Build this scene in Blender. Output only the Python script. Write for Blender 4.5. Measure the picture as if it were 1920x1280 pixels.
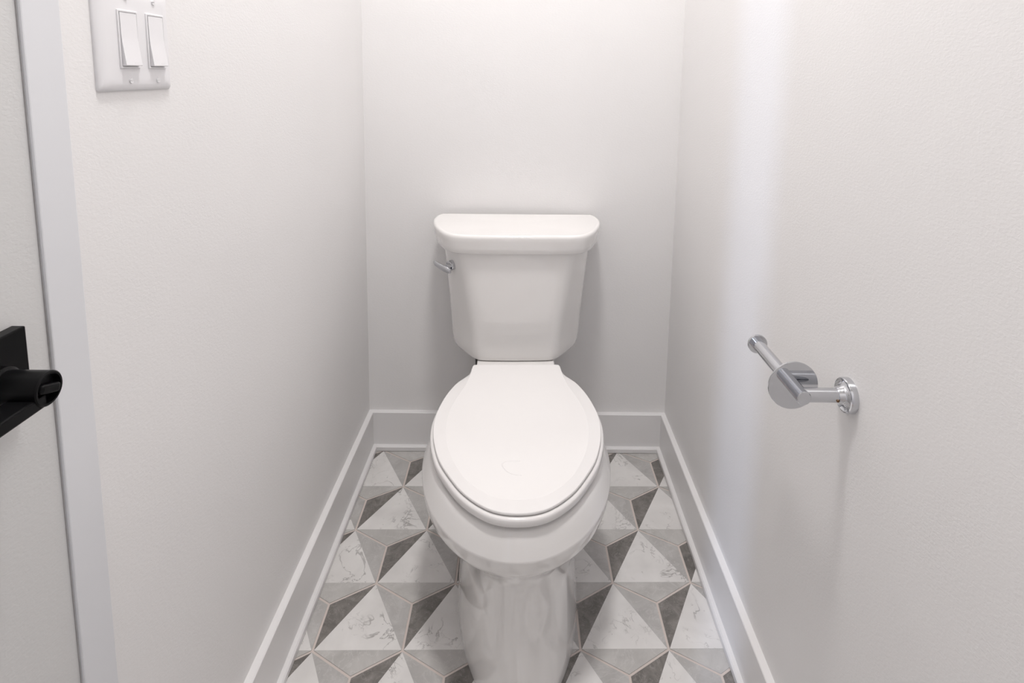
import bpy, bmesh, math, random
from mathutils import Matrix, Vector, Euler

# ------------------------------------------------------------------ clear
for o in list(bpy.data.objects):
    bpy.data.objects.remove(o, do_unlink=True)
scene = bpy.context.scene
C = scene.collection

# ------------------------------------------------------------------ camera
FPX, CXP, CYP = 1090.22, 996.43, 279.72
YAW, PIT, ROLL = -0.0126888, -0.1323912, 0.0176153
cam_d = bpy.data.cameras.new('camera')
cam = bpy.data.objects.new('camera', cam_d)
C.objects.link(cam)
cam.matrix_world = (Matrix.Translation((0.00891, -1.65646, 1.14698))
                    @ Matrix.Rotation(YAW, 4, 'Z')
                    @ Matrix.Rotation(math.pi / 2 + PIT, 4, 'X')
                    @ Matrix.Rotation(ROLL, 4, 'Z'))
cam_d.sensor_fit = 'HORIZONTAL'
cam_d.sensor_width = 36.0
cam_d.lens = FPX * 36.0 / 1920.0
cam_d.shift_x = (960.0 - CXP) / 1920.0
cam_d.shift_y = (CYP - 640.0) / 1920.0
cam_d.clip_start = 0.02
scene.camera = cam

# ------------------------------------------------------------------ world, lights, exposure
world = bpy.data.worlds.new('daylight')
scene.world = world
world.use_nodes = True
wb = world.node_tree.nodes['Background']
wb.inputs['Color'].default_value = (0.72, 0.82, 1.0, 1)
wb.inputs['Strength'].default_value = 2.2

LAMP = (0.0, -0.92, 2.76)
LAMP_POWER = 21.5

def area(name, loc, target, sx, sy, energy, color):
    d = bpy.data.lights.new(name, 'AREA')
    d.shape = 'RECTANGLE'
    d.size, d.size_y, d.energy, d.color = sx, sy, energy, color
    o = bpy.data.objects.new(name, d)
    C.objects.link(o)
    o.location = loc
    o.rotation_euler = (Vector(target) - Vector(loc)).to_track_quat('-Z', 'Y').to_euler()
    return o

# the ceiling lamp that casts the shadows below the tank lid and the paper holder
lamp_d = bpy.data.lights.new('ceiling_lamp_offscreen', 'AREA')
lamp_d.shape = 'DISK'
lamp_d.size, lamp_d.energy, lamp_d.color = 0.28, LAMP_POWER, (1.0, 0.98, 0.965)
lamp_o = bpy.data.objects.new('ceiling_lamp_offscreen', lamp_d)
C.objects.link(lamp_o)
lamp_o.location = (LAMP[0], LAMP[1], LAMP[2] - 0.030)

# daylight of the next room, coming in through the gap of the door behind the camera
area('window_behind_offscreen', (-1.048, -4.0, 1.25), (-0.315, -2.30, 1.15), 0.08, 2.4, 130.0, (0.62, 0.74, 1.0))

vs = scene.view_settings
vs.view_transform = 'Standard'
vs.look = 'None'
vs.gamma = 1.0
vs.use_curve_mapping = False
vs.exposure = 0.0

# ------------------------------------------------------------------ dimensions (metres)
XL, XR, YB = -0.449, 0.4525, 0.0        # wall faces
YF = -2.30                               # wall behind the camera
ZC = 2.80                                # ceiling
SHOE_T, SHOE_H = 0.0115, 0.0155
BASE_T, BASE_H = 0.0145, 0.119
DOOR_Y0, DOOR_Y1, DOOR_Z = -1.117, -1.890, 2.03

# ------------------------------------------------------------------ materials
def mat(name, color=(0.8, 0.8, 0.8), rough=0.5, metal=0.0, coat=0.0, spec=0.5):
    m = bpy.data.materials.new(name)
    m.use_nodes = True
    b = m.node_tree.nodes['Principled BSDF']
    b.inputs['Base Color'].default_value = (*color, 1)
    b.inputs['Roughness'].default_value = rough
    b.inputs['Metallic'].default_value = metal
    b.inputs['Coat Weight'].default_value = coat
    b.inputs['Coat Roughness'].default_value = 0.05
    b.inputs['Specular IOR Level'].default_value = spec
    return m

def nodes(m):
    return m.node_tree.nodes, m.node_tree.links, m.node_tree.nodes['Principled BSDF']

def noise(nt, scale, detail=2.0, rough=0.5, dist=0.0, vec=None):
    n = nt.nodes.new('ShaderNodeTexNoise')
    n.inputs['Scale'].default_value = scale
    n.inputs['Detail'].default_value = detail
    n.inputs['Roughness'].default_value = rough
    n.inputs['Distortion'].default_value = dist
    if vec is not None:
        nt.links.new(vec, n.inputs['Vector'])
    return n

def ramp(nt, fac, stops):
    r = nt.nodes.new('ShaderNodeValToRGB')
    e = r.color_ramp.elements
    while len(e) < len(stops):
        e.new(0.5)
    for el, (p, c) in zip(e, stops):
        el.position = p
        el.color = (*c, 1) if len(c) == 3 else c
    nt.links.new(fac, r.inputs['Fac'])
    return r

def mathn(nt, op, a, b=None):
    n = nt.nodes.new('ShaderNodeMath')
    n.operation = op
    for i, v in enumerate((a, b)):
        if v is None:
            continue
        if isinstance(v, (int, float)):
            n.inputs[i].default_value = v
        else:
            nt.links.new(v, n.inputs[i])
    return n.outputs[0]

def mix(nt, fac, a, b):
    n = nt.nodes.new('ShaderNodeMix')
    n.data_type = 'RGBA'
    if isinstance(fac, (int, float)):
        n.inputs[0].default_value = fac
    else:
        nt.links.new(fac, n.inputs[0])
    for i, v in ((6, a), (7, b)):
        if isinstance(v, tuple):
            n.inputs[i].default_value = (*v, 1)
        else:
            nt.links.new(v, n.inputs[i])
    return n.outputs[2]

def paint(name, color, rough, bump_scale, bump_strength, dist=0.0006, smudge=0.02):
    """rolled wall paint: fine orange-peel relief, faint uneven tone"""
    m = mat(name, color, rough)
    N, L, B = nodes(m)
    nt = m.node_tree
    tc = nt.nodes.new('ShaderNodeTexCoord')
    mp = nt.nodes.new('ShaderNodeMapping')
    mp.inputs['Scale'].default_value = (1.0, 1.0, 1.7)
    L.new(tc.outputs['Object'], mp.inputs['Vector'])
    n = noise(nt, bump_scale, 3.0, 0.55, 0.6, mp.outputs[0])
    bp = nt.nodes.new('ShaderNodeBump')
    bp.inputs['Strength'].default_value = bump_strength
    bp.inputs['Distance'].default_value = dist
    L.new(n.outputs['Fac'], bp.inputs['Height'])
    L.new(bp.outputs[0], B.inputs['Normal'])
    t = noise(nt, 3.0, 2.0, 0.5, 0.0, tc.outputs['Object'])
    dk = tuple(c * (1 - smudge) for c in color)
    r = ramp(nt, t.outputs['Fac'], [(0.35, dk), (0.65, color)])
    L.new(r.outputs[0], B.inputs['Base Color'])
    return m

M = {}
M['wall'] = paint('warm_white_wall_paint', (0.853, 0.838, 0.834), 0.42, 190.0, 0.45)
M['door'] = paint('grey_white_door_paint', (0.665, 0.66, 0.655), 0.45, 190.0, 0.30)
M['ceiling'] = paint('ceiling_paint', (0.84, 0.83, 0.82), 0.7, 150.0, 0.2)
M['trim'] = paint('white_trim_paint', (0.83, 0.815, 0.815), 0.32, 60.0, 0.03)
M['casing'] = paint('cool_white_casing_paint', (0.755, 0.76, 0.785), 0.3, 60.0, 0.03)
M['caulk'] = mat('caulk', (0.80, 0.77, 0.73), 0.5)
M['porcelain'] = mat('white_porcelain', (0.88, 0.858, 0.842), 0.06, 0.0, 0.4)
M['seat'] = mat('white_seat_plastic', (0.85, 0.828, 0.818), 0.14)
M['plate'] = mat('white_switch_plastic', (0.82, 0.81, 0.825), 0.3)
M['chrome'] = mat('polished_chrome', (0.60, 0.61, 0.635), 0.05, 1.0)
M['screw'] = mat('brass_screw', (0.25, 0.16, 0.10), 0.35, 1.0)
M['black'] = mat('matte_black_metal', (0.004, 0.004, 0.0044), 0.30, 0.0, 0.0, 0.12)
M['rubber'] = mat('dark_rubber', (0.03, 0.028, 0.025), 0.7)
M['grout'] = mat('beige_grout', (0.66, 0.585, 0.545), 0.85)
M['lamp'] = mat('lamp_diffuser', (0.9, 0.9, 0.9), 0.4)
M['lamp_rim'] = mat('lamp_rim', (0.75, 0.75, 0.75), 0.4)

def tile_vec(nt):
    tc = nt.nodes.new('ShaderNodeTexCoord')
    oi = nt.nodes.new('ShaderNodeObjectInfo')
    cmb = nt.nodes.new('ShaderNodeCombineXYZ')
    k = mathn(nt, 'MULTIPLY', oi.outputs['Random'], 37.0)
    k2 = mathn(nt, 'MULTIPLY', oi.outputs['Random'], 91.0)
    nt.links.new(k, cmb.inputs[0]); nt.links.new(k2, cmb.inputs[1])
    add = nt.nodes.new('ShaderNodeVectorMath'); add.operation = 'ADD'
    nt.links.new(tc.outputs['Object'], add.inputs[0]); nt.links.new(cmb.outputs[0], add.inputs[1])
    return add.outputs[0]

def marble_white():
    m = mat('white_marble_print', (0.7, 0.67, 0.65), 0.3)
    N, L, B = nodes(m); nt = m.node_tree
    v = tile_vec(nt)
    base = noise(nt, 14.0, 3.0, 0.5, 0.3, v)
    col = ramp(nt, base.outputs['Fac'], [(0.3, (0.70, 0.68, 0.665)), (0.7, (0.81, 0.79, 0.775))]).outputs[0]
    # thin long veins: zero crossings of a distorted noise, broken up by a mask
    for sc, wd, msc, lo, strength, seed in ((11.0, 0.016, 9.0, 0.50, 0.75, 0.0), (24.0, 0.02, 15.0, 0.54, 0.6, 5.3)):
        sh = nt.nodes.new('ShaderNodeVectorMath'); sh.operation = 'ADD'
        L.new(v, sh.inputs[0]); sh.inputs[1].default_value = (seed, seed * 0.7, 0)
        n = noise(nt, sc, 4.0, 0.6, 0.7, sh.outputs[0])
        d = mathn(nt, 'ABSOLUTE', mathn(nt, 'SUBTRACT', n.outputs['Fac'], 0.5))
        line = ramp(nt, d, [(0.0, (1, 1, 1)), (wd, (0, 0, 0))]).outputs[0]
        k = noise(nt, msc, 2.0, 0.5, 0.2, sh.outputs[0])
        mask = ramp(nt, k.outputs['Fac'], [(lo, (0, 0, 0)), (lo + 0.12, (1, 1, 1))]).outputs[0]
        f = mathn(nt, 'MULTIPLY', mathn(nt, 'MULTIPLY', line, mask), strength)
        col = mix(nt, f, col, (0.27, 0.255, 0.245))
    # dark flecks strung near the veins
    fl = noise(nt, 70.0, 2.0, 0.5, 0.0, v)
    fm = noise(nt, 16.0, 1.0, 0.5, 0.0, v)
    a = ramp(nt, fl.outputs['Fac'], [(0.66, (0, 0, 0)), (0.72, (1, 1, 1))]).outputs[0]
    c = ramp(nt, fm.outputs['Fac'], [(0.60, (0, 0, 0)), (0.68, (1, 1, 1))]).outputs[0]
    col = mix(nt, mathn(nt, 'MULTIPLY', mathn(nt, 'MULTIPLY', a, c), 0.8), col, (0.20, 0.185, 0.175))
    L.new(col, B.inputs['Base Color'])
    return m

def marble_grey(name, dark, light, vein, sc):
    m = mat(name, dark, 0.32)
    N, L, B = nodes(m); nt = m.node_tree
    v = tile_vec(nt)
    n = noise(nt, sc, 6.0, 0.62, 0.8, v)
    col = ramp(nt, n.outputs['Fac'], [(0.32, dark), (0.68, light)]).outputs[0]
    n2 = noise(nt, sc * 1.3, 5.0, 0.6, 1.4, v)
    d = mathn(nt, 'ABSOLUTE', mathn(nt, 'SUBTRACT', n2.outputs['Fac'], 0.5))
    line = ramp(nt, d, [(0.0, (1, 1, 1)), (0.02, (0, 0, 0))]).outputs[0]
    col = mix(nt, mathn(nt, 'MULTIPLY', line, 0.35), col, vein)
    L.new(col, B.inputs['Base Color'])
    return m

M['t_white'] = marble_white()
M['t_dark'] = marble_grey('dark_grey_marble_print', (0.125, 0.115, 0.107), (0.25, 0.233, 0.218), (0.42, 0.40, 0.38), 26.0)
M['t_mid'] = marble_grey('mid_grey_marble_print', (0.41, 0.395, 0.385), (0.54, 0.525, 0.512), (0.66, 0.64, 0.63), 16.0)
M['t_light'] = marble_grey('light_grey_marble_print', (0.45, 0.435, 0.42), (0.58, 0.562, 0.545), (0.68, 0.66, 0.645), 13.0)

# ------------------------------------------------------------------ helpers
def tag(o, label=None, cat=None, group=None, kind=None):
    if label: o['label'] = label
    if cat: o['category'] = cat
    if group: o['group'] = group
    if kind: o['kind'] = kind
    return o

def obj(name, bm, m, parent=None, smooth=False, loc=None):
    me = bpy.data.meshes.new(name)
    bmesh.ops.recalc_face_normals(bm, faces=bm.faces[:])
    bm.to_mesh(me); bm.free()
    for mm in (m if isinstance(m, (list, tuple)) else [m]):
        me.materials.append(mm)
    if smooth:
        for p in me.polygons:
            p.use_smooth = True
    o = bpy.data.objects.new(name, me)
    C.objects.link(o)
    if parent: o.parent = parent
    if loc: o.location = loc
    return o

def empty(name, loc=(0, 0, 0), rz=0.0):
    o = bpy.data.objects.new(name, None)
    o.empty_display_size = 0.05
    C.objects.link(o)
    o.location = loc
    o.rotation_euler = (0, 0, rz)
    return o

def add_box(bm, lo, hi, bevel=0.0, seg=2, mtx=None):
    lo, hi = Vector(lo), Vector(hi)
    c, s = (lo + hi) / 2, hi - lo
    mt = Matrix.Translation(c) @ Matrix.Diagonal((s.x, s.y, s.z, 1))
    g = bmesh.ops.create_cube(bm, size=1.0, matrix=mt)
    vs_ = g['verts']
    if bevel > 0:
        ed = list({e for v in vs_ for e in v.link_edges})
        r = bmesh.ops.bevel(bm, geom=ed, offset=bevel, segments=seg, profile=0.5, affect='EDGES')
        vs_ = list({v for f in r['faces'] for v in f.verts} | {v for v in vs_ if v.is_valid})
    if mtx is not None:
        bmesh.ops.transform(bm, matrix=mtx, verts=[v for v in vs_ if v.is_valid])
    return vs_

def box(name, lo, hi, m, parent=None, bevel=0.0, seg=2):
    bm = bmesh.new()
    add_box(bm, lo, hi, bevel, seg)
    return obj(name, bm, m, parent)

def add_lathe(bm, prof, mtx, n=40):
    """prof: list of (r, h) along local +Z"""
    rings = []
    for r, h in prof:
        if r < 1e-6:
            rings.append([bm.verts.new(mtx @ Vector((0, 0, h)))])
        else:
            rings.append([bm.verts.new(mtx @ Vector((r * math.cos(2 * math.pi * k / n), r * math.sin(2 * math.pi * k / n), h))) for k in range(n)])
    for a, b in zip(rings, rings[1:]):
        if len(a) == 1 and len(b) == 1: continue
        for k in range(n):
            k2 = (k + 1) % n
            if len(a) == 1: bm.faces.new((a[0], b[k], b[k2]))
            elif len(b) == 1: bm.faces.new((a[k], a[k2], b[0]))
            else: bm.faces.new((a[k], a[k2], b[k2], b[k]))
    for end, rg in ((0, rings[0]), (1, rings[-1])):
        if len(rg) > 1: bm.faces.new(rg)

def axis_mtx(origin, direction):
    q = Vector(direction).to_track_quat('Z', 'Y')
    return Matrix.Translation(Vector(origin)) @ q.to_matrix().to_4x4()

def sharpen(o, ang=35.0):
    """smooth shading, hard where the surface turns sharply"""
    me = o.data
    bm = bmesh.new(); bm.from_mesh(me)
    for f in bm.faces: f.smooth = True
    for e in bm.edges:
        if len(e.link_faces) == 2:
            e.smooth = e.calc_face_angle(0) < math.radians(ang)
        else:
            e.smooth = False
    bm.to_mesh(me); bm.free()
    return o

def catmull(pts, per=6, closed=True):
    out = []; n = len(pts)
    rng = range(n) if closed else range(n - 1)
    for i in rng:
        if closed:
            p0, p1, p2, p3 = pts[(i - 1) % n], pts[i], pts[(i + 1) % n], pts[(i + 2) % n]
        else:
            p0, p1, p2, p3 = pts[max(i - 1, 0)], pts[i], pts[i + 1], pts[min(i + 2, n - 1)]
        for k in range(per):
            t = k / per
            out.append(tuple(0.5 * ((2 * b) + (-a + c) * t + (2 * a - 5 * b + 4 * c - d) * t * t + (-a + 3 * b - 3 * c + d) * t ** 3)
                             for a, b, c, d in zip(p0, p1, p2, p3)))
    if not closed: out.append(tuple(pts[-1]))
    return out

def resample(pts, n):
    """closed polyline -> n points evenly by arc length"""
    P = [Vector((p[0], p[1])) for p in pts]
    L = [0.0]
    for i in range(len(P)):
        L.append(L[-1] + (P[(i + 1) % len(P)] - P[i]).length)
    out = []; j = 0
    for k in range(n):
        t = L[-1] * k / n
        while L[j + 1] < t: j += 1
        f = (t - L[j]) / max(L[j + 1] - L[j], 1e-9)
        out.append(P[j].lerp(P[(j + 1) % len(P)], f))
    return out

def sym(half, n=128, per=6):
    """half outline from (0, front) round the +x side to (0, back) -> closed symmetric outline of n points"""
    left = [(-x, y) for x, y in half[1:-1]][::-1]
    return resample(catmull(list(half) + left, per), n)

def inset(pts, d):
    """offset a closed outline inwards by d"""
    n = len(pts); out = []
    area2 = sum(pts[i].x * pts[(i + 1) % n].y - pts[(i + 1) % n].x * pts[i].y for i in range(n))
    s = 1 if area2 > 0 else -1
    for i in range(n):
        t = (pts[(i + 1) % n] - pts[i - 1]).normalized()
        out.append(pts[i] + Vector((-t.y, t.x)) * d * s)
    return out

def loft(bm, rings, cap0=True, cap1=True):
    """rings: lists of 3-D points of equal length"""
    R = [[bm.verts.new(p) for p in r] for r in rings]
    n = len(R[0])
    for a, b in zip(R, R[1:]):
        for k in range(n):
            bm.faces.new((a[k], a[(k + 1) % n], b[(k + 1) % n], b[k]))
    for flag, r in ((cap0, R[0]), (cap1, R[-1])):
        if flag:
            c = Vector((0, 0, 0))
            for v in r: c += v.co
            cv = bm.verts.new(c / n)
            for k in range(n):
                bm.faces.new((r[k], r[(k + 1) % n], cv))
    return R

def at(pts, z):
    return [Vector((p.x, p.y, z)) for p in pts]

# ------------------------------------------------------------------ setting: walls, ceiling
T = 0.10
tag(box('wall_back', (XL - T, YB, 0), (XR + T, YB + T, ZC), M['wall']), 'warm white painted wall behind the toilet tank', 'wall', kind='structure')
tag(box('wall_right', (XR, YF, 0), (XR + T, YB, ZC), M['wall']), 'warm white painted wall carrying the chrome paper holder', 'wall', kind='structure')
bm = bmesh.new()
add_box(bm, (XL - T, DOOR_Y0, 0), (XL, YB, ZC))
add_box(bm, (XL - T, DOOR_Y1, DOOR_Z), (XL, DOOR_Y0, ZC))
add_box(bm, (XL - T, YF, 0), (XL, DOOR_Y1, ZC))
tag(obj('wall_left', bm, M['wall']), 'warm white painted wall carrying the light switch', 'wall', kind='structure')
# wall behind the camera, with the gap of a door standing ajar
SLIT0, SLIT1 = -0.332, -0.298
TF = 0.03
OPEN_X = 0.375
bm = bmesh.new()
add_box(bm, (XL - T, YF - TF, 0), (SLIT0, YF, ZC))
add_box(bm, (SLIT0, YF - TF, DOOR_Z), (XR + T, YF, ZC))
add_box(bm, (XR - 0.06, YF - TF, 0), (XR + T, YF, DOOR_Z))
tag(obj('wall_front', bm, M['wall']), 'warm white painted wall with a doorway facing the toilet', 'wall', kind='structure')
tag(box('door_2', (SLIT1, YF - 0.03, 0.004), (OPEN_X, YF - 0.001, DOOR_Z), M['trim']), 'white sliding door panel standing part open facing the toilet', 'door', kind='structure')
tag(box('ceiling', (XL - T, YF - T, ZC), (XR + T, YB + T, ZC + 0.05), M['ceiling']), 'white ceiling above the toilet', 'ceiling', kind='structure')

# baseboards with shoe moulding: extruded profiles
def profile_strip(name, prof, a, b, normal, m, parent=None, mitre=(0, 0)):
    """prof: (offset from wall, z); strip from a to b along the wall; normal points into the room; mitre = +1 pulls that end in by the offset"""
    bm = bmesh.new()
    a, b, n = Vector((*a, 0)), Vector((*b, 0)), Vector((*normal, 0))
    d = (b - a).normalized()
    r0 = [bm.verts.new(a + n * o + d * o * mitre[0] + Vector((0, 0, z))) for o, z in prof]
    r1 = [bm.verts.new(b + n * o - d * o * mitre[1] + Vector((0, 0, z))) for o, z in prof]
    k = len(prof)
    for i in range(k):
        bm.faces.new((r0[i], r0[(i + 1) % k], r1[(i + 1) % k], r1[i]))
    bm.faces.new(r0); bm.faces.new(r1)
    return obj(name, bm, m, parent)

bp_ = [(0, 0.001), (BASE_T, 0.001), (BASE_T, BASE_H - 0.0015), (BASE_T - 0.0015, BASE_H), (0, BASE_H)]
sp_ = [(BASE_T - 0.0005, 0.0012), (BASE_T + SHOE_T, 0.0012), (BASE_T + SHOE_T, SHOE_H - 0.003), (BASE_T + SHOE_T - 0.003, SHOE_H), (BASE_T - 0.0005, SHOE_H)]
CAS_Y0, CAS_Y1, CAS_T = -1.0725, -1.1178, 0.004
for side, a, b, n, mi, lab in (
        ('left', (XL, YB), (XL, CAS_Y0), (1, 0), (1, 0), 'white baseboard and shoe moulding below the light switch wall'),
        ('back', (XL, YB), (XR, YB), (0, -1), (1, 1), 'white baseboard and shoe moulding behind the toilet'),
        ('right', (XR, YB), (XR, YF), (-1, 0), (1, 0), 'white baseboard and shoe moulding below the paper holder wall')):
    o = tag(profile_strip('baseboard_' + side, bp_, a, b, n, M['trim'], None, mi), lab, 'baseboard', kind='structure')
    profile_strip('shoe_moulding', sp_, a, b, n, M['trim'], o, mi)

# ------------------------------------------------------------------ door with casing in the left wall
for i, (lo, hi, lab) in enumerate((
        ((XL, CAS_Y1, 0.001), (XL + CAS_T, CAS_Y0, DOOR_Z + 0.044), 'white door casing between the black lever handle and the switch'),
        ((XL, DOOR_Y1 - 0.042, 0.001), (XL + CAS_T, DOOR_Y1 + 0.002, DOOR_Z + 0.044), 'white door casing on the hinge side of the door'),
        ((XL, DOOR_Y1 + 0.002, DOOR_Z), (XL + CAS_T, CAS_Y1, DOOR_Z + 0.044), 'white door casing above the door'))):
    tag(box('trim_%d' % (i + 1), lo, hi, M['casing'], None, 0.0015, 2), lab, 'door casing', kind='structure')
door = tag(box('door_1', (XL - 0.038, DOOR_Y1 + 0.003, 0.006), (XL - 0.0005, DOOR_Y0 - 0.0003, DOOR_Z - 0.003), M['door'], None, 0.001, 1),
           'grey white closed door with a black lever handle', 'door', kind='structure')
HY, HZ = -1.1862, 0.8800
handle = obj('rosette', (lambda b: (add_box(b, (XL - 0.001, HY - 0.0327, HZ - 0.0327), (XL + 0.0115, HY + 0.0327, HZ + 0.0327), 0.0014, 2), b)[1])(bmesh.new()), M['black'], door)
tag(handle, 'square black rosette')
NZ = HZ - 0.0085
bm = bmesh.new()
XE = XL + 0.0555
add_lathe(bm, [(0.0175, 0.0), (0.0175, 0.007), (0.0148, 0.009), (0.0148, XE - XL - 0.0105 - 0.001), (0.0138, XE - XL - 0.0105),
               (0.0122, XE - XL - 0.0105), (0.0112, XE - XL - 0.016), (0.0, XE - XL - 0.016)], axis_mtx((XL + 0.0105, HY, NZ), (1, 0, 0)), 48)
sharpen(obj('handle_neck', bm, M['black'], door))
bm = bmesh.new()
add_box(bm, (XL + 0.030, HY - 0.118, NZ - 0.0146), (XE - 0.0012, HY - 0.002, NZ - 0.0035), 0.0018, 2)
obj('lever', bm, M['black'], door)
bm = bmesh.new()
add_box(bm, (-0.006, -0.0108, -0.0042), (0.0042, 0.0108, 0.0042), 0.0028, 3, axis_mtx((XE - 0.004, HY, NZ), (0, 0, 1)) @ Matrix.Rotation(math.radians(20), 4, 'X'))
obj('thumb_turn', bm, M['black'], door)

# ------------------------------------------------------------------ floor: grout bed + hexagonal tiles printed with four fields
floor = tag(box('floor', (XL - T, YF - T, -0.04), (XR + T, YB + T, -0.0014), M['grout']),
            'hexagonal tile floor of white and grey marble triangles', 'floor', kind='structure')
S = 0.178
PHI = 0.0104213
R3 = math.sqrt(3)
G = 0.0025 / S          # half grout joint, in lattice units
def lat(u, v):
    c, s = math.cos(PHI), math.sin(PHI)
    return Vector(((c * (u - 2.25) - s * v) * S, (s * (u - 2.25) + c * v - 0.97) * S))
def clip(poly, x0, x1, y0, y1):
    for ax, val, keep in ((0, x0, 1), (0, x1, -1), (1, y0, 1), (1, y1, -1)):
        out = []
        for i in range(len(poly)):
            a, b = poly[i], poly[(i + 1) % len(poly)]
            da, db = (a[ax] - val) * keep, (b[ax] - val) * keep
            if da >= 0: out.append(a)
            if da * db < 0: out.append(a.lerp(b, da / (da - db)))
        poly = out
        if len(poly) < 3: return []
    return poly
rad = 1 / R3 - G * 2 / R3
HEX = [Vector((rad * math.cos(math.radians(90 + 60 * k)), rad * math.sin(math.radians(90 + 60 * k)))) for k in range(6)]
# corner 0 = apex, 2 = lower left, 4 = lower right of the white triangle; 1 left, 3 below, 5 right
FIELDS = [([0, 2, 4], 0), ([0, 1, 2], 1), ([4, 5, 0], 2), ([2, 3, 4], 3)]
TM = [M['t_white'], M['t_dark'], M['t_mid'], M['t_light']]
TILE_H = 0.0045
shared = None
def tile_mesh(polys, outline):
    bm = bmesh.new()
    for poly, mi in polys:
        f = bm.faces.new([bm.verts.new((p.x, p.y, 0)) for p in poly]); f.material_index = mi
        if f.normal.z < 0: f.normal_flip()
    bmesh.ops.remove_doubles(bm, verts=bm.verts[:], dist=1e-6)
    n = len(outline)
    top = [bm.verts.new((p.x, p.y, 0)) for p in outline]
    bot = [bm.verts.new((p.x, p.y, -TILE_H)) for p in outline]
    for i in range(n):
        f = bm.faces.new((top[i], bot[i], bot[(i + 1) % n], top[(i + 1) % n]))
        f.material_index = 3
    bm.normal_update()
    me = bpy.data.meshes.new('tile')
    bm.to_mesh(me); bm.free()
    for m in TM: me.materials.append(m)
    return me
rotm = Matrix.Rotation(PHI, 2)
FX0, FX1, FY0, FY1 = XL + 0.004, XR - 0.004, YF + 0.002, YB - 0.004
for r in range(-2, 12):
    for i in range(-3, 8):
        u = i + (0.0 if r % 2 == 1 else 0.5)          # base corners at u, u+1 on row r
        cu, cv = u + 0.5, -r * R3 / 2 + R3 / 6
        c = lat(cu, cv)
        world_hex = [c + (rotm @ (h * S)) for h in HEX]
        cl = clip(world_hex, FX0, FX1, FY0, FY1)
        if not cl: continue
        whole = len(cl) == 6 and all((a - b).length < 1e-7 for a, b in zip(cl, world_hex))
        if whole:
            if shared is None:
                shared = tile_mesh([([rotm @ (HEX[k] * S) for k in idx], mi) for idx, mi in FIELDS], [rotm @ (h * S) for h in HEX])
            me = shared
        else:
            polys = []
            for idx, mi in FIELDS:
                q = clip([world_hex[k] for k in idx], FX0, FX1, FY0, FY1)
                if q: polys.append(([p - c for p in q], mi))
            if not polys: continue
            ar = abs(sum(cl[k].x * cl[(k + 1) % len(cl)].y - cl[(k + 1) % len(cl)].x * cl[k].y for k in range(len(cl)))) / 2
            if ar < 2e-5: continue
            me = tile_mesh(polys, [p - c for p in cl])
        t = bpy.data.objects.new('tile', me)
        C.objects.link(t)
        t.parent = floor
        t.location = (c.x, c.y, 0.0)

# ------------------------------------------------------------------ ceiling lamp (above the frame)
lamp = empty('ceiling_lamp', LAMP)
tag(lamp, 'round white flush ceiling lamp', 'lamp')
bm = bmesh.new()
add_lathe(bm, [(0.0, 0.0405), (0.150, 0.0405), (0.150, 0.0), (0.142, 0.0), (0.142, 0.028), (0.0, 0.028)], Matrix.Identity(4), 48)
sharpen(obj('lamp_base', bm, M['lamp_rim'], lamp))
bm = bmesh.new()
add_lathe(bm, [(0.0, 0.026), (0.140, 0.026), (0.140, 0.0), (0.125, -0.012), (0.08, -0.022), (0.0, -0.027)], Matrix.Identity(4), 48)
sharpen(obj('diffuser', bm, M['lamp'], lamp))

# ------------------------------------------------------------------ toilet
TX, TROT = -0.0095, 0.026
toilet = empty('toilet', (TX, 0, 0), TROT)
tag(toilet, 'white two-piece toilet with closed elongated lid and chrome lever', 'toilet')

# --- bowl: foot, skirt, rim, deck
def egg(w, yc, front, back_pts):
    h = []
    for k in range(0, 9):
        a = math.pi / 2 * k / 9
        h.append((w * math.sin(a), yc + (front - yc) * math.cos(a)))
    h.append((w, yc))
    h += back_pts
    return sym(h, 144, 4)
def column(w, front, back, bw):
    return egg(w, -0.45, front, [(w * 0.985, -0.36), ((w + bw) / 2, -0.25), (bw, -0.16), (bw * 0.94, back + 0.03), (bw * 0.8, back), (0, back - 0.003)][0:5] + [(0, back)])
def rim(w, front, k=0.0):
    return egg(w, -0.485, front, [(w * 0.975, -0.42), (w * 0.87, -0.345), (0.137 - k, -0.29), (0.112 - k, -0.24), (0.104 - k, -0.17), (0.103 - k, -0.09), (0.094 - k, -0.035 - k), (0, -0.032 - k)])
rings = []
for z, w, f, bk, bw in ((0.0, 0.1335, -0.764, -0.10, 0.118), (0.004, 0.1345, -0.765, -0.10, 0.119), (0.03, 0.132, -0.763, -0.10, 0.117), (0.10, 0.1275, -0.755, -0.10, 0.110),
                        (0.18, 0.1245, -0.745, -0.09, 0.104), (0.235, 0.126, -0.738, -0.08, 0.102)):
    rings.append([v + Vector((0.0065 - 0.012 * z, 0, 0)) for v in at(column(w, f, bk, bw), z)])
for z, w, f, k in ((0.258, 0.150, -0.742, 0.006), (0.270, 0.172, -0.750, 0.003), (0.2785, 0.1875, -0.7570, 0.001), (0.2835, 0.1945, -0.7605, 0.0), (0.290, 0.1980, -0.7635, 0.0), (0.303, 0.2002, -0.7665, 0.0), (0.3140, 0.2012, -0.7688, 0.0),
                   (0.3175, 0.2010, -0.7692, 0.0), (0.3200, 0.2000, -0.7684, 0.0), (0.335, 0.1940, -0.7635, 0.0), (0.350, 0.1878, -0.7582, 0.0), (0.3600, 0.1828, -0.7535, 0.0), (0.3638, 0.1795, -0.7500, 0.002), (0.3652, 0.172, -0.742, 0.006)):
    rings.append(at(rim(w, f, k), z))
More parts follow.
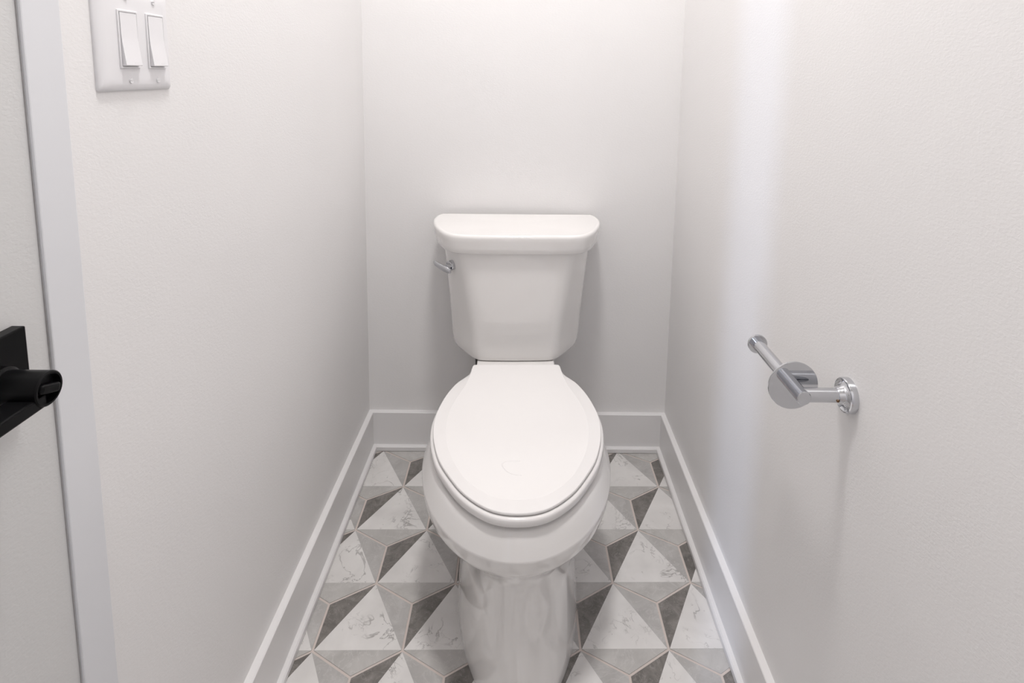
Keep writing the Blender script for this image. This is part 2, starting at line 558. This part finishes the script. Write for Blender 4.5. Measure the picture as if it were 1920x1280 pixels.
# inner well of the bowl, under the closed seat
def well(w, yc, a):
    return resample([(w * math.sin(2 * math.pi * k / 96), yc - a * math.cos(2 * math.pi * k / 96)) for k in range(96)], 144)
for z, w, yc, a in ((0.3652, 0.118, -0.545, 0.150), (0.355, 0.112, -0.545, 0.143), (0.28, 0.09, -0.55, 0.115), (0.21, 0.05, -0.53, 0.07)):
    rings.append(at(well(w, yc, a), z))
bm = bmesh.new()
loft(bm, rings, True, True)
# raised deck the tank sits on
dk = sym([(0, -0.262), (0.085, -0.262), (0.098, -0.258), (0.1025, -0.247), (0.1025, -0.10), (0.1025, -0.05), (0.095, -0.034), (0, -0.03)], 96, 4)
loft(bm, [at(dk, 0.362), at(dk, 0.3780), at(inset(dk, 0.0015), 0.3798), at(inset(dk, 0.004), 0.3804)], True, True)
sharpen(obj('bowl', bm, M['porcelain'], toilet), 50)

# --- seat ring
LIDH = [(0, -0.752), (0.039, -0.7465), (0.071, -0.729), (0.102, -0.7005), (0.128, -0.664), (0.151, -0.6235), (0.166, -0.58), (0.174, -0.54), (0.1765, -0.501),
        (0.172, -0.460), (0.1600, -0.411), (0.143, -0.370), (0.128, -0.349), (0.1155, -0.332), (0.1112, -0.318), (0.1100, -0.304), (0.1055, -0.2975), (0.095, -0.2965), (0.05, -0.2965), (0, -0.2965)]
lid_o = sym(LIDH, 176, 5)
def slope(y): return 0.425 + (y + 0.295) * 0.0548
def on(pts, dz): return [Vector((p.x, p.y, slope(p.y) + dz)) for p in pts]
seat_o = inset(lid_o, -0.0062)
seat_o = [Vector((p.x, min(p.y, -0.300))) for p in seat_o]
def seat_z(y, dz): return 0.3898 + (y + 0.757) * 0.040 + dz
def son(pts, dz): return [Vector((p.x, p.y, seat_z(p.y, dz))) for p in pts]
hole = resample([(0.108 * math.sin(2 * math.pi * k / 96), -0.545 - 0.145 * math.cos(2 * math.pi * k / 96)) for k in range(96)], 176)
bm = bmesh.new()
rg = [son(hole, -0.0155), son(inset(seat_o, 0.0030), -0.0158), son(inset(seat_o, 0.0008), -0.0150), son(inset(seat_o, 0.0001), -0.0132), son(inset(seat_o, 0.0004), -0.0045), son(inset(seat_o, 0.0014), -0.0018), son(inset(seat_o, 0.0045), -0.0003), son(inset(seat_o, 0.008), 0.0), son(hole, 0.0)]
loft(bm, rg + [rg[0]], False, False)
bmesh.ops.remove_doubles(bm, verts=bm.verts[:], dist=1e-6)
sharpen(obj('seat', bm, M['seat'], toilet), 60)

# --- lid: bevelled border round a flat raised panel
INH = [(0, -0.730), (0.040, -0.7245), (0.072, -0.705), (0.091, -0.687), (0.106, -0.668), (0.130, -0.621), (0.1435, -0.577), (0.1495, -0.532), (0.148, -0.485), (0.139, -0.443), (0.1285, -0.410), (0.120, -0.385), (0.114, -0.355), (0.109, -0.325), (0.1075, -0.308), (0.1045, -0.300), (0.095, -0.2990), (0.05, -0.2990), (0, -0.2990)]
# move the panel line point by point so that it pairs with the outline
lid_i = sym(INH, 176, 5)
bm = bmesh.new()
pan = inset(lid_i, 0.0)
loft(bm, [on(inset(lid_o, 0.0050), -0.0085), on(inset(lid_o, 0.0012), -0.0083), on(inset(lid_o, 0.0002), -0.0075), on(lid_o, -0.0055), on(inset(lid_o, 0.0004), -0.0040), on(inset(lid_o, 0.0014), -0.0031), on(inset(lid_o, 0.0030), -0.0027),
          on(pan, 0.0026), on(inset(pan, 0.0012), 0.0030)], True, True)
sharpen(obj('lid', bm, M['seat'], toilet), 9)
# faint raised mark near the front of the lid
bm = bmesh.new()
mk = catmull([(0.004, -0.6335), (-0.012, -0.6335), (-0.024, -0.6345), (-0.0305, -0.6425), (-0.0265, -0.6530), (-0.0185, -0.6625), (-0.006, -0.6690), (0.006, -0.6705)], 4, False)
tube = []
for i, p in enumerate(mk):
    q0, q1 = mk[max(i - 1, 0)], mk[min(i + 1, len(mk) - 1)]
    t = Vector((q1[0] - q0[0], q1[1] - q0[1], 0)).normalized()
    nn = Vector((-t.y, t.x, 0))
    c = Vector((p[0], p[1], slope(p[1]) + 0.0030))
    tube.append([c + nn * 0.0009 * math.cos(a) + Vector((0, 0, 0.00035 * math.sin(a))) for a in [2 * math.pi * k / 8 for k in range(8)]])
loft(bm, tube)
obj('raised_mark', bm, M['seat'], toilet, True)

# --- tank
def tank_ring(z, w, c, yf, sc=1.0):
    h = [(0, yf - 0.0030), (c * 0.5, yf - 0.0022), (c * 0.90, yf), (c + 0.006, yf + 0.006), (c + 0.020, yf + 0.020), ((c + 0.02 + w) / 2 + 0.008, (yf + 0.02 - 0.105) / 2 + 0.004), (w - 0.004, -0.118), (w, -0.085), (w, -0.05),
         (w - 0.006, -0.030), (w - 0.020, -0.024), (w * 0.5, -0.024), (0, -0.024)]
    return [Vector((p.x, p.y, z)) for p in sym(h, 160, 5)]
TR = [(0.3800, 0.116, 0.084, -0.180), (0.3812, 0.138, 0.094, -0.1885), (0.3838, 0.1535, 0.0995, -0.1925), (0.3880, 0.1630, 0.1020, -0.1945), (0.3940, 0.1692, 0.1030, -0.1958), (0.4020, 0.1732, 0.1037, -0.1966),
      (0.4130, 0.1758, 0.1042, -0.1972), (0.4280, 0.1774, 0.1046, -0.1979), (0.445, 0.1785, 0.1050, -0.1985), (0.50, 0.1825, 0.110, -0.2035), (0.56, 0.1885, 0.1175, -0.2105), (0.62, 0.1945, 0.1255, -0.2175), (0.66, 0.1990, 0.1305, -0.2215), (0.692, 0.2030, 0.1345, -0.2245)]
bm = bmesh.new()
loft(bm, [tank_ring(*t) for t in TR], True, True)
sharpen(obj('tank', bm, M['porcelain'], toilet), 50)
TLH = [(0, -0.2480), (0.07, -0.2470), (0.13, -0.2440), (0.160, -0.2375), (0.180, -0.2230), (0.1985, -0.1960), (0.2165, -0.152), (0.2275, -0.112), (0.2315, -0.078), (0.2290, -0.047), (0.2210, -0.026), (0.2060, -0.0165), (0.10, -0.0165), (0, -0.0165)]
tl = sym(TLH, 160, 5)
bm = bmesh.new()
loft(bm, [at(inset(tl, 0.012), 0.6900), at(inset(tl, 0.0095), 0.6900), at(inset(tl, 0.0075), 0.6915), at(inset(tl, 0.0045), 0.705), at(inset(tl, 0.0015), 0.722), at(inset(tl, 0.0), 0.7315), at(inset(tl, 0.0006), 0.7355), at(inset(tl, 0.0026), 0.7388), at(inset(tl, 0.0058), 0.7402),
          at(inset(tl, 0.0090), 0.7400), at(inset(tl, 0.0140), 0.7395)], True, True)
sharpen(obj('tank_lid', bm, M['porcelain'], toilet), 50)

# --- chrome trip lever on the angled left face of the tank
nrm = Vector((-0.66, -0.75, 0)).normalized()
piv = Vector((-0.1745, -0.1715, 0.638))
tl_ = obj('trip_lever', (lambda b: (add_lathe(b, [(0.0, -0.006), (0.0135, -0.006), (0.0135, 0.003), (0.0120, 0.0055), (0.0075, 0.0065), (0.0065, 0.013), (0.0, 0.013)], axis_mtx(piv, nrm), 32), b)[1])(bmesh.new()), M['chrome'], toilet)
sharpen(tl_); tag(tl_, 'chrome flush lever')
along = Vector((-0.75, 0.66, 0)).normalized()
bm = bmesh.new()
secs = []
for t, dz, h, th_, off in ((-0.012, -0.0105, 0.0060, 0.0030, 0.0125), (-0.006, -0.0090, 0.0085, 0.0048, 0.0135), (0.010, -0.0070, 0.0085, 0.0046, 0.0150), (0.026, -0.0035, 0.0080, 0.0040, 0.0165), (0.042, 0.0005, 0.0070, 0.0032, 0.0165), (0.0485, 0.003, 0.0045, 0.0020, 0.016)):
    c = piv + along * t + nrm * off + Vector((0, 0, dz))
    secs.append([c + Vector((0, 0, h * math.sin(2 * math.pi * k / 16))) + nrm * th_ * math.cos(2 * math.pi * k / 16) for k in range(16)])
loft(bm, secs)
sharpen(obj('lever_arm', bm, M['chrome'], tl_), 60)

# --- dark rubber washer and bolt below the tank
bm = bmesh.new()
add_lathe(bm, [(0.0, 0.355), (0.0012, 0.355), (0.0036, 0.388), (0.0, 0.388)], Matrix.Translation((-0.1055, -0.18, 0)), 16)
sharpen(obj('tank_washer', bm, M['rubber'], toilet))

# ------------------------------------------------------------------ paper holder
HYP, HZP, HXP = -0.9285, 0.7228, 0.3865
ph = empty('paper_holder', (XR, HYP, HZP))
tag(ph, 'empty chrome toilet paper holder with round disc on the wall', 'paper holder')
def loc(p): return Vector(p) - Vector((XR, HYP, HZP))
bm = bmesh.new()
add_lathe(bm, [(0.0, -0.001), (0.0232, -0.001), (0.0232, 0.0075), (0.0222, 0.0092), (0.0205, 0.0096), (0.0192, 0.0082), (0.0178, 0.0072), (0.0150, 0.0085), (0.0125, 0.0120), (0.0112, 0.0165), (0.0104, 0.0185), (0.0, 0.0185)], axis_mtx(loc((XR, HYP, HZP)), (-1, 0, 0)), 48)
sharpen(obj('flange', bm, M['chrome'], ph), 40)
bm = bmesh.new()
add_lathe(bm, [(0.0, 0.010), (0.0094, 0.010), (0.0094, XR - HXP), (0.0, XR - HXP)], axis_mtx(loc((XR, HYP, HZP)), (-1, 0, 0)), 40)
post = sharpen(obj('post', bm, M['chrome'], ph))
bm = bmesh.new()
add_lathe(bm, [(0.0, -0.001), (0.0021, -0.001), (0.0021, 0.0009), (0.0012, 0.0011), (0.0012, 0.0003), (0.0, 0.0003)], axis_mtx(loc((XR - 0.0205, HYP - 0.0090, HZP - 0.0030)), (0, -0.95, -0.32)), 16)
sharpen(obj('set_screw', bm, M['screw'], post))
Y0, Y1 = -0.9385, -0.7790
bm = bmesh.new()
add_lathe(bm, [(0.0, 0.0), (0.0088, 0.0), (0.0096, 0.0009), (0.0096, Y1 - Y0 - 0.001), (0.0, Y1 - Y0 - 0.001)], axis_mtx(loc((HXP, Y0, HZP)), (0, 1, 0)), 40)
sharpen(obj('bar', bm, M['chrome'], ph))
bm = bmesh.new()
add_lathe(bm, [(0.0, 0.0), (0.0146, 0.0), (0.0152, 0.0006), (0.0152, 0.0040), (0.0, 0.0040)], axis_mtx(loc((HXP, Y1 - 0.004, HZP)), (0, 1, 0)), 40)
sharpen(obj('end_cap', bm, M['chrome'], ph))
bm = bmesh.new()
add_lathe(bm, [(0.0, 0.0), (0.0341, 0.0), (0.0346, 0.0005), (0.0346, 0.0022), (0.0, 0.0022)], axis_mtx(loc((HXP, -0.9060, HZP)), (0, 1, 0)), 64)
sharpen(obj('disc', bm, M['chrome'], ph))

# ------------------------------------------------------------------ light switch
SWC = (-0.9645, 1.1752)
sw = empty('light_switch', (XL, SWC[0], SWC[1]))
tag(sw, 'white double rocker light switch plate on the wall', 'light switch')
bm = bmesh.new()
hw, hh = 0.0640, 0.0578
def rect(w, h, x, r=0.004, n=5):
    out = []
    for cx, cy, a0 in ((w - r, h - r, 0), (-w + r, h - r, 90), (-w + r, -h + r, 180), (w - r, -h + r, 270)):
        for k in range(n + 1):
            a = math.radians(a0 + 90 * k / n)
            out.append(Vector((x, cx + r * math.cos(a), cy + r * math.sin(a))))
    return out
loft(bm, [rect(hw, hh, -0.0005, 0.003), rect(hw, hh, 0.0018, 0.003), rect(hw - 0.0012, hh - 0.0012, 0.0034, 0.004), rect(hw - 0.0040, hh - 0.0040, 0.0049, 0.005), rect(hw - 0.0080, hh - 0.0080, 0.0058, 0.005), rect(hw - 0.014, hh - 0.014, 0.0061, 0.005)])
sharpen(obj('plate', bm, M['plate'], sw), 60)
for cy in (-0.0160, 0.0330):
    fw, fh = 0.0168, 0.0325
    bm = bmesh.new()
    o_, i_ = rect(fw, fh, 0, 0.0012, 3), rect(fw - 0.0024, fh - 0.0024, 0, 0.0006, 3)
    def sh(r, x): return [v + Vector((x, 0, 0)) for v in r]
    loft(bm, [sh(o_, 0.0055), sh(o_, 0.0072), sh(rect(fw - 0.0006, fh - 0.0006, 0, 0.001, 3), 0.0078), sh(rect(fw - 0.0018, fh - 0.0018, 0, 0.0008, 3), 0.0078), sh(i_, 0.0072), sh(i_, 0.0058)], True, True)
    fr = sharpen(obj('switch_frame', bm, M['plate'], sw, loc=(0, cy, 0)), 40)
    bm = bmesh.new()
    rw, rh = fw - 0.0031, fh - 0.0030
    pr = [(-rh, 0.0114), (-rh + 0.0008, 0.0119), (-0.004, 0.0088), (0.004, 0.0082), (rh, 0.0078), (rh, 0.0050), (-rh, 0.0050)]
    a = [bm.verts.new((x, -rw, z)) for z, x in pr]; b2 = [bm.verts.new((x, rw, z)) for z, x in pr]
    for k in range(len(pr)):
        bm.faces.new((a[k], a[(k + 1) % len(pr)], b2[(k + 1) % len(pr)], b2[k]))
    bm.faces.new(a); bm.faces.new(b2)
    add_box(bm, (0.0112, 0.0010, -rh + 0.0030), (0.01180, 0.0078, -rh + 0.0035))
    sharpen(obj('rocker', bm, M['plate'], fr), 30)
    for cz in (-0.0465, 0.0465):
        bm = bmesh.new()
        add_lathe(bm, [(0.0, 0.0050), (0.0034, 0.0050), (0.0034, 0.0060), (0.0, 0.0060)], axis_mtx((0, 0, 0), (1, 0, 0)), 20)
        for sgn in (-1, 1):                      # two half heads leave a real slot between them
            half = [(0.0032 * math.cos(math.pi * k / 10), 0.0004 + 0.0028 * math.sin(math.pi * k / 10)) for k in range(11)]
            lo_ = [bm.verts.new((0.0059, y, z * sgn)) for y, z in half]
            hi_ = [bm.verts.new((0.0073, y * 0.9, (0.0004 + (z - 0.0004) * 0.85) * sgn)) for y, z in half]
            for k in range(11):
                bm.faces.new((lo_[k], lo_[(k + 1) % 11], hi_[(k + 1) % 11], hi_[k]))
            bm.faces.new(hi_); bm.faces.new(lo_)
        sharpen(obj('screw', bm, M['plate'], sw, loc=(0, cy, cz)))
